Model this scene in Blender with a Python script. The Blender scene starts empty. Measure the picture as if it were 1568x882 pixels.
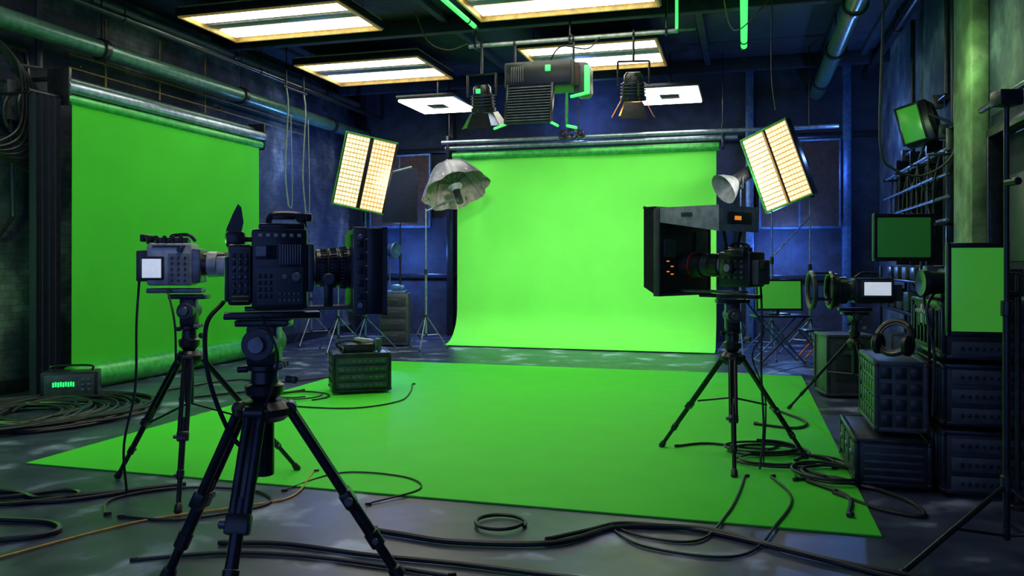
import bpy, bmesh, math, random
from mathutils import Vector, Matrix, Euler
random.seed(4)
D=bpy.data; SC=bpy.context.scene
YAW=math.radians(15.9); CY,SY=math.cos(YAW),math.sin(YAW)
def P(a,b,z=0.0): return Vector((CY*a-SY*b, SY*a+CY*b, z))
# ---------------------------------------------------------------- materials
def pm(name,col,rough=.5,metal=0.0,var=.25,scale=14,bump=0.0,emit=None,es=0.0,spec=.5,col2=None,rot=None):
    m=D.materials.new(name); m.use_nodes=True; nt=m.node_tree; n=nt.nodes; l=nt.links
    b=n['Principled BSDF']; b.inputs['Roughness'].default_value=rough; b.inputs['Metallic'].default_value=metal
    b.inputs['Specular IOR Level'].default_value=spec
    tc=n.new('ShaderNodeTexCoord'); nz=n.new('ShaderNodeTexNoise'); nz.inputs['Scale'].default_value=scale
    nz.inputs['Detail'].default_value=5; l.new(tc.outputs['Object'],nz.inputs['Vector'])
    cr=n.new('ShaderNodeValToRGB'); c2=col2 or tuple(c*(1+var) for c in col)
    c1=col if col2 else tuple(c*(1-var) for c in col)
    cr.color_ramp.elements[0].color=(*c1,1); cr.color_ramp.elements[1].color=(*c2,1)
    cr.color_ramp.elements[0].position=.35; cr.color_ramp.elements[1].position=.65
    l.new(nz.outputs['Fac'],cr.inputs['Fac']); l.new(cr.outputs['Color'],b.inputs['Base Color'])
    if bump:
        bp=n.new('ShaderNodeBump'); bp.inputs['Strength'].default_value=bump; bp.inputs['Distance'].default_value=.02
        l.new(nz.outputs['Fac'],bp.inputs['Height']); l.new(bp.outputs['Normal'],b.inputs['Normal'])
    if emit:
        b.inputs['Emission Color'].default_value=(*emit,1); b.inputs['Emission Strength'].default_value=es
    return m
BLK=pm('black_plastic',(.015,.017,.024),.30)
BLM=pm('black_metal',(.024,.028,.038),.28,.5)
RUB=pm('rubber',(.008,.011,.018),.45)
GRY=pm('grey_metal',(.16,.17,.19),.35,.7)
GRP=pm('grey_plastic',(.19,.21,.25),.45)
DGR=pm('dark_grey',(.046,.054,.07),.42)
SIL=pm('silver_plastic',(.40,.43,.46),.35,.2)
STL=pm('steel_tube',(.28,.34,.44),.3,.7)
BST=pm('blue_steel',(.09,.18,.40),.35,.5)
GLS=pm('lens_glass',(.01,.012,.03),.04,0,spec=1)
RED=pm('red_ring',(.6,.02,.02),.4)
ORG=pm('orange_metal',(.75,.22,.06),.4,.3)
YEL=pm('yellow_cable',(.6,.33,.05),.5)
TAN=pm('tan_conduit',(.22,.15,.05),.5,.3)
CRD=pm('pale_cord',(.22,.28,.26),.6)
MATG=pm('green_floor_vinyl',(.085,.78,.055),.55,var=.02,scale=3,spec=.12)
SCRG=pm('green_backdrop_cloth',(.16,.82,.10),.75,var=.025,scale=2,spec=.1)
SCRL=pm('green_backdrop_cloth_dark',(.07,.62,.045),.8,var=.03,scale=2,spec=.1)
ROLG=pm('green_roll_core',(.05,.42,.08),.35,.2)
PIPG=pm('green_pipe_paint',(.07,.16,.13),.3,.4,bump=.1)
CELW=pm('ceiling_tube_white',(.8,.8,.8),.5,emit=(.98,.95,.76),es=7.4)
CELD=pm('ceiling_fixture_tray',(.55,.42,.18),.5,.1)  # yellow base colour stands in for warm tube glow on the tray
CELR=pm('ceiling_fixture_rim_glow',(.42,.28,.08),.45,.2,emit=(1,.62,.15),es=.12)  # rim is no lamp; emission imitates warm glow spilling from the tubes
AMB=pm('led_amber',(.8,.5,.2),.5,emit=(1,.62,.28),es=2)
LWG=pm('led_cool',(.8,.9,.8),.5,emit=(.86,1,.60),es=1.6)
LWW=pm('led_warm',(.9,.8,.7),.5,emit=(1,.66,.36),es=1.7)
LEDB=pm('led_bed',(.35,.28,.12),.5,emit=(1,.58,.2),es=.42)
LEDG=pm('led_green',(.1,.9,.2),.5,emit=(.05,1,.12),es=1.5)
LEDS=pm('led_green_small',(.1,.9,.2),.5,emit=(.02,1,.2),es=1.0)
LEDO=pm('led_orange_small',(.9,.4,.1),.5,emit=(1,.3,.03),es=.7)
LCD=pm('lcd_white',(.5,.55,.65),.3,emit=(.75,.85,1),es=.6,col2=(.15,.25,.5))
MONG=pm('monitor_green',(.04,.3,.04),.25,emit=(.09,.6,.06),es=.30,var=.05)
MOND=pm('monitor_dark_green',(.03,.18,.04),.25,emit=(.04,.35,.05),es=.12,var=.05)
BRN=pm('brown_panel',(.05,.028,.03),.8,bump=.2)
CASE=pm('road_case_laminate',(.025,.03,.036),.4,bump=.1)
CAS2=pm('green_case',(.02,.05,.04),.4)
CAS3=pm('vented_case_shell',(.05,.08,.075),.4)
UMB=pm('umbrella_grey',(.10,.11,.16),.4,.2)
UMW=pm('umbrella_lining',(.42,.36,.30),.4,.1)
CBK=pm('curtain_black',(.006,.011,.032),.9)
# walls
def wallmat(name,c1,c2,c3,brick=True,bs=3.0):
    m=D.materials.new(name); m.use_nodes=True; nt=m.node_tree; n=nt.nodes; l=nt.links
    b=n['Principled BSDF']; b.inputs['Roughness'].default_value=.75
    tc=n.new('ShaderNodeTexCoord'); 
    n1=n.new('ShaderNodeTexNoise'); n1.inputs['Scale'].default_value=.9; n1.inputs['Detail'].default_value=9; n1.inputs['Roughness'].default_value=.6
    n2=n.new('ShaderNodeTexNoise'); n2.inputs['Scale'].default_value=5; n2.inputs['Detail'].default_value=8
    l.new(tc.outputs['Object'],n1.inputs['Vector']); l.new(tc.outputs['Object'],n2.inputs['Vector'])
    cr=n.new('ShaderNodeValToRGB'); e=cr.color_ramp.elements
    e[0].color=(*c1,1); e[0].position=.42; e[1].color=(*c3,1); e[1].position=.64
    x=e.new(.53); x.color=(*c2,1); l.new(n1.outputs['Fac'],cr.inputs['Fac'])
    mx=n.new('ShaderNodeMix'); mx.data_type='RGBA'; mx.blend_type='MULTIPLY'; mx.inputs['Factor'].default_value=.65
    cr2=n.new('ShaderNodeValToRGB'); cr2.color_ramp.elements[0].color=(.35,.35,.35,1); cr2.color_ramp.elements[0].position=.35
    cr2.color_ramp.elements[1].position=.6; l.new(n2.outputs['Fac'],cr2.inputs['Fac'])
    l.new(cr.outputs['Color'],mx.inputs['A']); l.new(cr2.outputs['Color'],mx.inputs['B'])
    last=mx.outputs['Result']; bp=n.new('ShaderNodeBump'); bp.inputs['Strength'].default_value=.45; bp.inputs['Distance'].default_value=.04
    if brick:
        sp=n.new('ShaderNodeSeparateXYZ'); cb=n.new('ShaderNodeCombineXYZ'); l.new(tc.outputs['Object'],sp.inputs[0])
        l.new(sp.outputs['Y'],cb.inputs['X']); l.new(sp.outputs['Z'],cb.inputs['Y'])
        br=n.new('ShaderNodeTexBrick'); br.inputs['Scale'].default_value=bs; br.inputs['Mortar Size'].default_value=.014
        br.inputs['Color1'].default_value=(1,1,1,1); br.inputs['Color2'].default_value=(.6,.6,.6,1); br.inputs['Mortar'].default_value=(.25,.25,.25,1)
        l.new(cb.outputs[0],br.inputs['Vector'])
        m2=n.new('ShaderNodeMix'); m2.data_type='RGBA'; m2.blend_type='MULTIPLY'; m2.inputs['Factor'].default_value=.7
        l.new(last,m2.inputs['A']); l.new(br.outputs['Color'],m2.inputs['B']); last=m2.outputs['Result']
    l.new(last,b.inputs['Base Color']); l.new(n2.outputs['Fac'],bp.inputs['Height']); l.new(bp.outputs['Normal'],b.inputs['Normal'])
    return m
WL=wallmat('left_wall_brick',(.014,.026,.07),(.055,.07,.115),(.22,.24,.28))
WR=wallmat('right_wall_plaster',(.015,.026,.06),(.05,.075,.11),(.17,.21,.22),False)
WB=wallmat('back_wall_paint',(.008,.015,.042),(.015,.026,.065),(.026,.042,.10),False)
WC=wallmat('ceiling_paint',(.004,.009,.024),(.008,.016,.038),(.012,.025,.055),False)
WPL=wallmat('pilaster_plaster',(.12,.20,.09),(.24,.36,.17),(.40,.48,.30),False,2.0)  # green tint puts bounce light from the screens into the plaster colour
def floormat():
    m=D.materials.new('floor_concrete'); m.use_nodes=True; nt=m.node_tree; n=nt.nodes; l=nt.links
    b=n['Principled BSDF']; tc=n.new('ShaderNodeTexCoord')
    n1=n.new('ShaderNodeTexNoise'); n1.inputs['Scale'].default_value=2.2; n1.inputs['Detail'].default_value=4; n1.inputs['Roughness'].default_value=.45; n1.inputs['Distortion'].default_value=.3
    n2=n.new('ShaderNodeTexNoise'); n2.inputs['Scale'].default_value=7; n2.inputs['Detail'].default_value=7
    l.new(tc.outputs['Object'],n1.inputs['Vector']); l.new(tc.outputs['Object'],n2.inputs['Vector'])
    cr=n.new('ShaderNodeValToRGB'); e=cr.color_ramp.elements
    e[0].color=(.025,.036,.085,1); e[0].position=.40; e[1].color=(.32,.38,.60,1); e[1].position=.68
    x=e.new(.57); x.color=(.055,.073,.145,1); l.new(n1.outputs['Fac'],cr.inputs['Fac'])
    cr2=n.new('ShaderNodeValToRGB'); cr2.color_ramp.elements[0].color=(.5,.5,.5,1); cr2.color_ramp.elements[0].position=.32
    cr2.color_ramp.elements[1].position=.66; l.new(n2.outputs['Fac'],cr2.inputs['Fac'])
    mx=n.new('ShaderNodeMix'); mx.data_type='RGBA'; mx.blend_type='MULTIPLY'; mx.inputs['Factor'].default_value=.6
    l.new(cr.outputs['Color'],mx.inputs['A']); l.new(cr2.outputs['Color'],mx.inputs['B']); l.new(mx.outputs['Result'],b.inputs['Base Color'])
    mr=n.new('ShaderNodeMapRange'); mr.inputs['To Min'].default_value=.26; mr.inputs['To Max'].default_value=.46
    l.new(n2.outputs['Fac'],mr.inputs['Value']); l.new(mr.outputs[0],b.inputs['Roughness'])
    bp=n.new('ShaderNodeBump'); bp.inputs['Strength'].default_value=.05; l.new(n2.outputs['Fac'],bp.inputs['Height']); l.new(bp.outputs['Normal'],b.inputs['Normal'])
    return m
FLR=floormat()
# ---------------------------------------------------------------- builder
def catmull(pts,n=8):
    pts=[Vector(p) for p in pts]
    if len(pts)<3: return pts
    out=[]; q=[pts[0]*2-pts[1]]+pts+[pts[-1]*2-pts[-2]]
    for i in range(1,len(q)-2):
        p0,p1,p2,p3=q[i-1:i+3]
        for k in range(n):
            t=k/n
            out.append(.5*((2*p1)+(p2-p0)*t+(2*p0-5*p1+4*p2-p3)*t*t+(3*p1-p0-3*p2+p3)*t**3))
    out.append(pts[-1]); return out
class B:
    def __init__(s,name,loc=(0,0,0),rz=0.0):
        s.name=name; s.loc=loc; s.rz=rz; s.v=[]; s.f=[]; s.mi=[]; s.mats=[]; s.T=Matrix.Identity(4)
    def m(s,mat):
        if mat not in s.mats: s.mats.append(mat)
        return s.mats.index(mat)
    def add(s,vs,fs,mat,M=None):
        M=s.T@M if M is not None else s.T
        o=len(s.v); k=s.m(mat)
        s.v+= [M@Vector(v) for v in vs]
        for f in fs: s.f.append([i+o for i in f]); s.mi.append(k)
    def box(s,c,d,mat,bev=.006,rot=(0,0,0),M0=None):
        bm=bmesh.new(); bmesh.ops.create_cube(bm,size=1)
        for v in bm.verts: v.co=Vector((v.co.x*d[0],v.co.y*d[1],v.co.z*d[2]))
        if bev>0: bmesh.ops.bevel(bm,geom=bm.edges[:],offset=min(bev,.3*min(d)),segments=2,affect='EDGES',profile=.5)
        bm.verts.index_update()
        M=Matrix.Translation(Vector(c))@Euler(rot).to_matrix().to_4x4()
        if M0 is not None: M=M0@M
        s.add([v.co.copy() for v in bm.verts],[[v.index for v in f.verts] for f in bm.faces],mat,M); bm.free()
    def lathe(s,p0,dr,prof,mat,seg=20):
        p0=Vector(p0); z=Vector(dr).normalized(); x=z.orthogonal().normalized(); y=z.cross(x)
        vs=[];fs=[]
        for t,r in prof:
            for k in range(seg):
                a=2*math.pi*k/seg; vs.append(p0+z*t+(x*math.cos(a)+y*math.sin(a))*max(r,.0002))
        for i in range(len(prof)-1):
            for k in range(seg):
                k2=(k+1)%seg; fs.append([i*seg+k,i*seg+k2,(i+1)*seg+k2,(i+1)*seg+k])
        s.add(vs,fs,mat)
    def cyl(s,p0,p1,r,mat,r2=None,seg=14):
        p0=Vector(p0);p1=Vector(p1); L=(p1-p0).length; r2=r if r2 is None else r2
        e=min(.004,r*.3)
        s.lathe(p0,p1-p0,[(0,0),(0,r-e),(e,r),(L-e,r2),(L,r2-e),(L,0)],mat,seg)
    def tube(s,pts,r,mat,seg=7,n=8,smooth=True):
        q=catmull(pts,n) if smooth else [Vector(p) for p in pts]
        vs=[];fs=[]; t=(q[1]-q[0]).normalized(); x=t.orthogonal().normalized()
        for i,p in enumerate(q):
            t=(q[min(i+1,len(q)-1)]-q[max(i-1,0)])
            if t.length<1e-6: t=Vector((0,0,1))
            t.normalize(); x=(x-t*x.dot(t)).normalized(); y=t.cross(x)
            for k in range(seg):
                a=2*math.pi*k/seg; vs.append(p+(x*math.cos(a)+y*math.sin(a))*r)
        for i in range(len(q)-1):
            for k in range(seg):
                k2=(k+1)%seg; fs.append([i*seg+k,i*seg+k2,(i+1)*seg+k2,(i+1)*seg+k])
        fs.append(list(range(seg))[::-1]); fs.append([(len(q)-1)*seg+k for k in range(seg)])
        s.add(vs,fs,mat)
    def ring(s,c,ax,R,r,mat,seg=28,a0=0,a1=360):
        z=Vector(ax).normalized(); x=z.orthogonal().normalized(); y=z.cross(x); c=Vector(c)
        s.tube([c+(x*math.cos(math.radians(a0+(a1-a0)*k/seg))+y*math.sin(math.radians(a0+(a1-a0)*k/seg)))*R for k in range(seg+1)],r,mat,smooth=False)
    def ball(s,c,r,mat,seg=12):
        s.lathe(Vector(c)-Vector((0,0,r)),(0,0,1),[(r-r*math.cos(math.pi*k/8),r*math.sin(math.pi*k/8)) for k in range(9)],mat,seg)
    def quad(s,pts,mat): s.add(pts,[list(range(len(pts)))],mat)
    def prism(s,a,b,mat):
        n=len(a); s.add(list(a)+list(b),[list(range(n)),list(range(2*n-1,n-1,-1))]+[[i,i+n,(i+1)%n+n,(i+1)%n] for i in range(n)],mat)
    def done(s,parent=None):
        me=D.meshes.new(s.name); me.from_pydata([tuple(v) for v in s.v],[],s.f)
        for m in s.mats: me.materials.append(m)
        me.polygons.foreach_set('material_index',s.mi); me.polygons.foreach_set('use_smooth',[True]*len(s.f))
        me.update(); me.set_sharp_from_angle(angle=math.radians(34))
        o=D.objects.new(s.name,me); SC.collection.objects.link(o); o.location=s.loc; o.rotation_euler=(0,0,s.rz)
        if parent: o.parent=parent
        return o
def S(name,a,b,z=0): return B(name,P(a,b,z),YAW)   # local x = across, local y = away
RZ=lambda d: Matrix.Rotation(math.radians(d),4,'Z')
# ---------------------------------------------------------------- room shell
X0,X1,Y0,Y1,H=-8.0,2.3,-3.0,15.6,5.0
HC=H-.004
o=B('floor'); o.box(((X0+X1)/2,(Y0+Y1)/2,-.1),(X1-X0+.4,Y1-Y0+.4,.2),FLR,0); o.done()
o=B('ceiling'); o.box(((X0+X1)/2,(Y0+Y1)/2,H+.1),(X1-X0+.4,Y1-Y0+.4,.2),WC,0); o.done()
o=B('wall_left'); o.box((X0-.1,(Y0+Y1)/2,H/2),(.2,Y1-Y0,H),WL,0); o.done()
o=B('wall_back'); o.box(((X0+X1)/2,Y1+.1,H/2),(X1-X0+.4,.2,H),WB,0); o.done()
o=B('wall_right'); o.box((X1+.1,(Y0+7.5)/2,H/2),(.2,7.5-Y0,H),WR,0); o.done()
o=B('wall_right'); o.box((X1+.1,8.15,(2.765+H)/2),(.2,1.3,H-2.765),WR,0); o.done()
o=B('wall_right'); o.box((X1+.1,(8.8+Y1)/2,H/2),(.2,Y1-8.8,H),WR,0); o.done()
o=B('door_1'); o.box((X1+.12,8.15,1.34),(.06,1.2,2.68),CBK,.01)
for yy in (7.54,8.76): o.box((X1+.02,yy,1.35),(.16,.07,2.7),BLM,.01)
o.box((X1+.02,8.15,2.72),(.16,1.29,.08),BLM,.01)
for zz in (.8,1.9): o.box((X1+.085,8.15,zz),(.02,.85,.8),DGR,.01)
o.cyl((X1+.05,7.72,1.05),(X1+.05,7.86,1.05),.014,GRY); o.cyl((X1+.05,7.74,1.05),(X1+.1,7.74,1.05),.02,GRY); o.done()
o=B('trim_1'); o.box((X1-.08,9.25,H/2-.25),(.16,.72,H-.5),WPL,.02); o.box((X1-.1,9.25,H-.3),(.2,.8,.2),WPL,.02); o.done()
o=B('trim_2')
for x in (X0+.3,-5.7,.1,1.75): o.box((x,Y1-.08,H/2),(.14,.16,H),BST if x>0 else BLM,.01)
for z in (1.2,3.75): o.box(((X0+X1)/2,Y1-.05,z),(X1-X0-.1,.08,.1),BLM,.01)
o.done()
o=B('trim_3')   # ceiling beams
for y in (5.6,8.3,11.0,14.6): o.box(((X0+X1)/2,y,H-.11),(X1-X0,.14,.22),WC,.01)
for x in (-4.1,-.6,1.9): o.box((x,6.4,H-.05),(.1,17,.1),WC,.005)
o.done()
o=B('baseboard_left'); o.box((X0+.02,(Y0+Y1)/2,.08),(.04,Y1-Y0,.16),BLM,.005); o.done()
for nm,xa,xb,z0,z1 in (('acoustic_panel',-7.4,-6.1,2.2,3.65),('acoustic_panel',.28,1.62,2.1,3.65)):
    o=B(nm); o.box(((xa+xb)/2,Y1-.25,(z0+z1)/2),(xb-xa,.05,z1-z0),BRN,.01)
    for x in (xa,xb,(xa+xb)/2): o.box((x,Y1-.23,(z0+z1)/2),(.04,.09,z1-z0+.04),BST,.005)
    for z in (z0,z1): o.box(((xa+xb)/2,Y1-.23,z),(xb-xa,.1,.04),BST,.005)
    for x in (xa+.1,xb-.1): o.cyl((x,Y1-.2,(z0+z1)/2),(x,Y1-.01,(z0+z1)/2),.02,BLM)
    o.done()
# ---------------------------------------------------------------- green mat and screens
o=B('green_floor_mat'); o.box((-2.19,8.0,.006),(5.82,6.4,.012),MATG,.003); o.done()
o=B('green_screen_backdrop')
prof=[(14.2,3.42),(14.2,2.4),(14.2,1.4),(14.2,.75)]+[(14.2-.62*(1-math.cos(t*math.pi/16)),.63-.61*math.sin(t*math.pi/16)) for t in range(0,9)]+[(13.5,.014)]
vs=[];fs=[];N=24
for off in (0,.008):
    for i,(y,z) in enumerate(prof):
        for k in range(N+1):
            x=-5.1+4.65*k/N; w=.012*math.sin(x*2.1)*max(0,min(1,(z-.3)))
            vs.append((x,y+w+off*(1 if z>.3 else 0),z+off*(1 if z<=.3 else 0)))
n0=len(prof)*(N+1)
for i in range(len(prof)-1):
    for k in range(N):
        a=i*(N+1)+k; fs.append([a,a+1,a+N+2,a+N+1]); fs.append([n0+a,n0+a+N+1,n0+a+N+2,n0+a+1])
o.add(vs,fs,SCRG); 
o.cyl((-5.18,14.2,3.44),(-.4,14.2,3.44),.075,ROLG,seg=20); o.done()
o=B('backdrop_roller_rig')
o.cyl((-5.3,14.12,3.58),(-.1,14.12,3.58),.04,STL); o.cyl((-5.35,14.06,3.68),(1.47,14.06,3.68),.035,STL); o.cyl((-5.2,14.3,3.62),(-.3,14.3,3.62),.03,BST)
for x in (-5.24,-.34): 
    o.box((x,14.18,3.6),(.05,.26,.4),BLM); o.cyl((x,14.15,3.7),(x,14.15,HC),.012,BLM)
o.cyl((-2.8,14.1,3.6),(-2.8,14.1,HC),.01,BLM); o.cyl((1.02,14.06,3.68),(1.02,14.06,HC),.012,BLM)
for x,r in ((-3.05,.07),(-2.9,.09),(-2.74,.06)): o.ring((x,13.98,3.72),(0,1,0),r,.022,BLK,16); o.box((x,14.0,3.72),(.05,.1,.05),BLM)
o.done()
o=B('side_green_screen')
vs=[];fs=[]
for k in range(25):
    y=7.62+3.75*k/24
    for j in range(5): vs.append((-7.43+.012*math.sin(y*3)*(1-j/4),y,.2+3.12*j/4))
for k in range(24):
    for j in range(4): a=k*5+j; fs.append([a,a+5,a+6,a+1])
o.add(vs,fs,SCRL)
o.cyl((-7.40,7.55,.15),(-7.40,11.45,.15),.15,ROLG,seg=20); o.cyl((-7.40,7.53,.15),(-7.40,7.55,.15),.06,BLM)
o.cyl((-7.45,7.55,3.36),(-7.45,11.45,3.36),.06,ROLG,seg=16)
o.cyl((-7.45,7.55,3.50),(-7.45,11.5,3.50),.075,STL,seg=16); o.cyl((-7.62,7.55,3.62),(-7.62,11.5,3.62),.04,PIPG)
o.box((-7.5,9.5,3.43),(.03,3.9,.05),BLM)
for y in (7.56,11.5): o.box((-7.55,y,3.5),(.3,.05,.42),BLM); o.box((-7.82,y,3.6),(.34,.04,.05),BLM)
o.done()
o=B('black_curtain')
pts=[(-7.5+.05*math.sin(k*1.3),7.13+.36*k/20) for k in range(21)]
vs=[(x,y,z) for x,y in pts for z in (.01,3.35)]+[(x-.03,y,z) for x,y in pts for z in (.01,3.35)]
fs=[[2*k,2*k+2,2*k+3,2*k+1] for k in range(20)]+[[42+2*k,42+2*k+1,42+2*k+3,42+2*k+2] for k in range(20)]
o.add(vs,fs,CBK); o.cyl((-7.52,7.1,3.37),(-7.52,7.5,3.37),.03,BLM); o.cyl((-7.52,7.12,3.35),(-7.99,7.12,3.35),.015,BLM); o.done()
# ---------------------------------------------------------------- ceiling fixtures
def troffer(xa,xb,ya,yb,z=4.7):
    o=B('fluorescent_light_panel'); cx,cy=(xa+xb)/2,(ya+yb)/2; w,d=xb-xa,yb-ya
    o.box((cx,cy,z+.06),(w,d,.08),CELD,.01)
    for s in (-1,1):
        o.box((cx,cy+s*d*.28,z+.012),(w*.95,d*.28,.03),CELW,.01)
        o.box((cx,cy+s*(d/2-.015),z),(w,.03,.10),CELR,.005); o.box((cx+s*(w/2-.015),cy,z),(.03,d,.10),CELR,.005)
        o.box((cx+s*(w/2+.01),cy,z+.02),(.02,d+.04,.1),BLM,.004)
        o.box((cx,cy+s*(d/2+.01),z+.02),(w+.04,.02,.1),BLM,.004)
    o.box((cx,cy,z+.01),(w*.96,d*.14,.03),GRP,.01)
    for sx in (-1,1):
        for sy in (-1,1): o.cyl((cx+sx*w*.4,cy+sy*d*.4,z+.1),(cx+sx*w*.4,cy+sy*d*.4,HC),.008,BLM,seg=8)
    o.done()
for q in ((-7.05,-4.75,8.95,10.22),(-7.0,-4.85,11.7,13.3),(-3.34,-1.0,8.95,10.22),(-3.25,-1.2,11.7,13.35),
          (-7.05,-4.75,5.9,7.2),(-3.34,-1.0,5.9,7.2),(-3.3,-1.0,3.0,4.3)): troffer(*q)  # panels on this line are unseen, added for even light on the mat
def square(cx,cy,w,d,z=4.3):
    o=B('square_soft_light')
    o.box((cx,cy,z+.05),(w,d,.07),BLM,.01)
    t=.3
    for s in (-1,1):
        o.box((cx+s*(w/2-w*t/2-.03),cy,z),(w*t,d-.06,.04),CELW,.01); o.box((cx,cy+s*(d/2-d*t/2-.03),z),(w-2*w*t,d*t,.04),CELW,.01)
    o.cyl((cx,cy,z+.05),(cx,cy,HC),.02,BLM); o.box((cx,cy,z+.01),(w*.3,d*.3,.05),DGR); o.done()
square(-5.15,13.35,1.05,1.25,4.22); square(-1.2,13.35,1.0,1.25,4.22) if False else square(-1.2,13.9,1.05,1.3,4.28)
def ledtube(name,p0,p1,r,mat):
    o=B(name); p0=Vector(p0);p1=Vector(p1); d=(p1-p0).normalized()
    o.cyl(p0,p1,r,mat); o.cyl(p0-d*.08,p0,r*1.2,BLM); o.cyl(p1,p1+d*.08,r*1.2,BLM)
    for t in (.1,.9):
        q=p0.lerp(p1,t); o.cyl(q,(q.x,q.y,HC),.008,BLM,seg=8); o.ring(q,d,r*1.2,.01,BLM,12)
    o.done()
ledtube('green_led_tube',(0.0,9.1,4.6),(0.0,12.2,4.6),.045,LEDG)
ledtube('green_led_tube',(-3.42,7.5,4.6),(-3.42,10.2,4.6),.03,LEDG)
ledtube('green_led_tube',(1.1,8.6,4.75),(1.1,9.6,4.75),.03,LEDG)
def pipe(name,p0,p1,r,mat,hang=True,n=5):
    o=B(name); p0=Vector(p0);p1=Vector(p1); o.cyl(p0,p1,r,mat,seg=18)
    for k in range(n):
        q=p0.lerp(p1,(k+.5)/n); d=(p1-p0).normalized(); o.lathe(q-d*.04,d,[(0,r),(0,r*1.25),(.08,r*1.25),(.08,r)],BLM,18)
        if hang: o.cyl(q+Vector((0,0,r)),(q.x,q.y,HC),.01,BLM,seg=8)
    o.done()
pipe('overhead_pipe',(-7.6,1,4.1),(-7.6,15.5,4.1),.11,PIPG)
pipe('overhead_pipe',(-7.25,1,4.45),(-7.25,15.5,4.45),.04,BLM)
pipe('overhead_pipe',(1.25,5,4.5),(1.25,15.5,4.5),.12,PIPG)
pipe('overhead_pipe',(2.05,5,4.75),(2.05,15.5,4.75),.06,BLM)
pipe('overhead_pipe',(-7.75,1,4.75),(-7.75,15.5,4.75),.07,DGR)
pipe('overhead_pipe',(-4.3,8.05,4.72),(2.2,8.05,4.72),.035,BLM,n=3)
o=B('lighting_grid_bar')
o.cyl((-3.6,10.5,4.42),(-.8,10.5,4.42),.028,SIL); o.cyl((-3.3,10.75,4.5),(-.6,10.75,4.5),.02,GRY)
for x in (-3.5,-2.2,-.95): o.cyl((x,10.5,4.42),(x,10.5,HC),.015,BLM); o.ring((x,10.5,4.42),(1,0,0),.036,.014,BLM,12); o.cyl((x,10.5,4.5),(x,10.75,4.5),.012,BLM)
o.cyl((-.82,10.5,4.42),(-.82,10.5,4.9),.02,LEDG); o.done()
o=B('conduit_frame')
for y in (8.6,9.6,10.6): o.cyl((-7.86,y,3.2 if y<9 else 3.75),(-7.86,y,4.6),.014,TAN)
for z in (3.85,4.02): o.cyl((-7.86,8.0,z),(-7.86,13.5,z),.012,TAN)
for y in (8.2,11,13.2): o.cyl((-7.86,y,3.9),(-7.99,y,3.9),.012,TAN)
o.done()
o=B('hanging_cord')
for y,z in ((11.8,2.4),(12.35,2.3)):
    o.tube([(-7.2,y,4.35),(-7.18,y+.02,4),(-7.22,y,3),(-7.18,y+.03,z)],.014,CRD); o.tube([(-7.18,y+.03,z),(-7.12,y+.05,z+.1),(-7.14,y+.04,3.9)],.008,CRD)
o.cyl((-7.2,11.7,4.35),(-7.2,12.45,4.35),.02,BLM); o.cyl((-7.2,11.8,4.35),(-7.2,11.8,HC),.01,BLM); o.cyl((-7.2,12.35,4.35),(-7.2,12.35,HC),.01,BLM)
o.done()
# central hanging fixtures
def yoke(o,c,w,top):
    c=Vector(c)
    for s in (-1,1): o.cyl(c+Vector((s*w,0,0)),c+Vector((s*w,0,.3)),.014,BLM)
    o.cyl(c+Vector((-w,0,.3)),c+Vector((w,0,.3)),.014,BLM); o.cyl(c+Vector((0,0,.3)),(c.x,c.y,top),.016,BLM); o.ring((c.x,c.y,top),(1,0,0),.04,.012,BLM,12)
o=B('studio_flood_light'); c=(-2.55,10.45,3.92)
o.box(c,(.92,.5,.34),DGR,.02); o.box((-2.55,10.19,3.92),(.86,.03,.28),BLK,.01)
o.box((-2.42,10.17,3.98),(.07,.02,.08),LEDS,.005)
for k in range(6): o.box((-2.9+.03*k,10.17,3.92),(.012,.012,.2),GRY,.002)
o.T=Matrix.Translation((-2.66,10.15,3.52))@Matrix.Rotation(math.radians(-14),4,'X')
o.box((0,0,0),(.58,.03,.52),DGR,.006)
for k in range(13): o.box((0,-.03,-.23+.038*k),(.56,.05,.008),GRP,.001,rot=(.5,0,0))
for s in (-1,1): o.box((s*.3,0,0),(.03,.09,.54),BLM,.004); o.cyl((s*.3,0,-.26),(s*.42,-.1,-.36),.016,LEDG)  # same emission for the green-lit rods
o.T=Matrix.Identity(4)
o.box((-2.02,10.5,3.86),(.20,.42,.42),DGR,.06); o.box((-1.93,10.28,3.84),(.07,.03,.34),LEDG,.01)
o.box((-2.1,10.26,3.90),(.14,.03,.3),BRN,.01)
o.cyl((-2.2,10.3,3.7),(-2.2,10.3,3.25),.018,ROLG); o.cyl((-2.2,10.3,3.25),(-2.05,10.2,3.2),.018,LEDG); o.cyl((-2.15,10.3,3.62),(-1.9,10.28,3.66),.02,LEDG)  # glowing arms are no lamps; emission stands in for green light on them
for x in (-2.95,-2.15): o.cyl((x,10.5,4.08),(x,10.5,4.4),.016,BLM); o.ring((x,10.5,4.42),(1,0,0),.04,.012,BLM,12)
o.tube([(-2.5,10.5,4.1),(-2.3,10.4,4.3),(-1.95,10.4,4.25),(-1.8,10.45,4.4)],.01,RUB); o.done()
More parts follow.
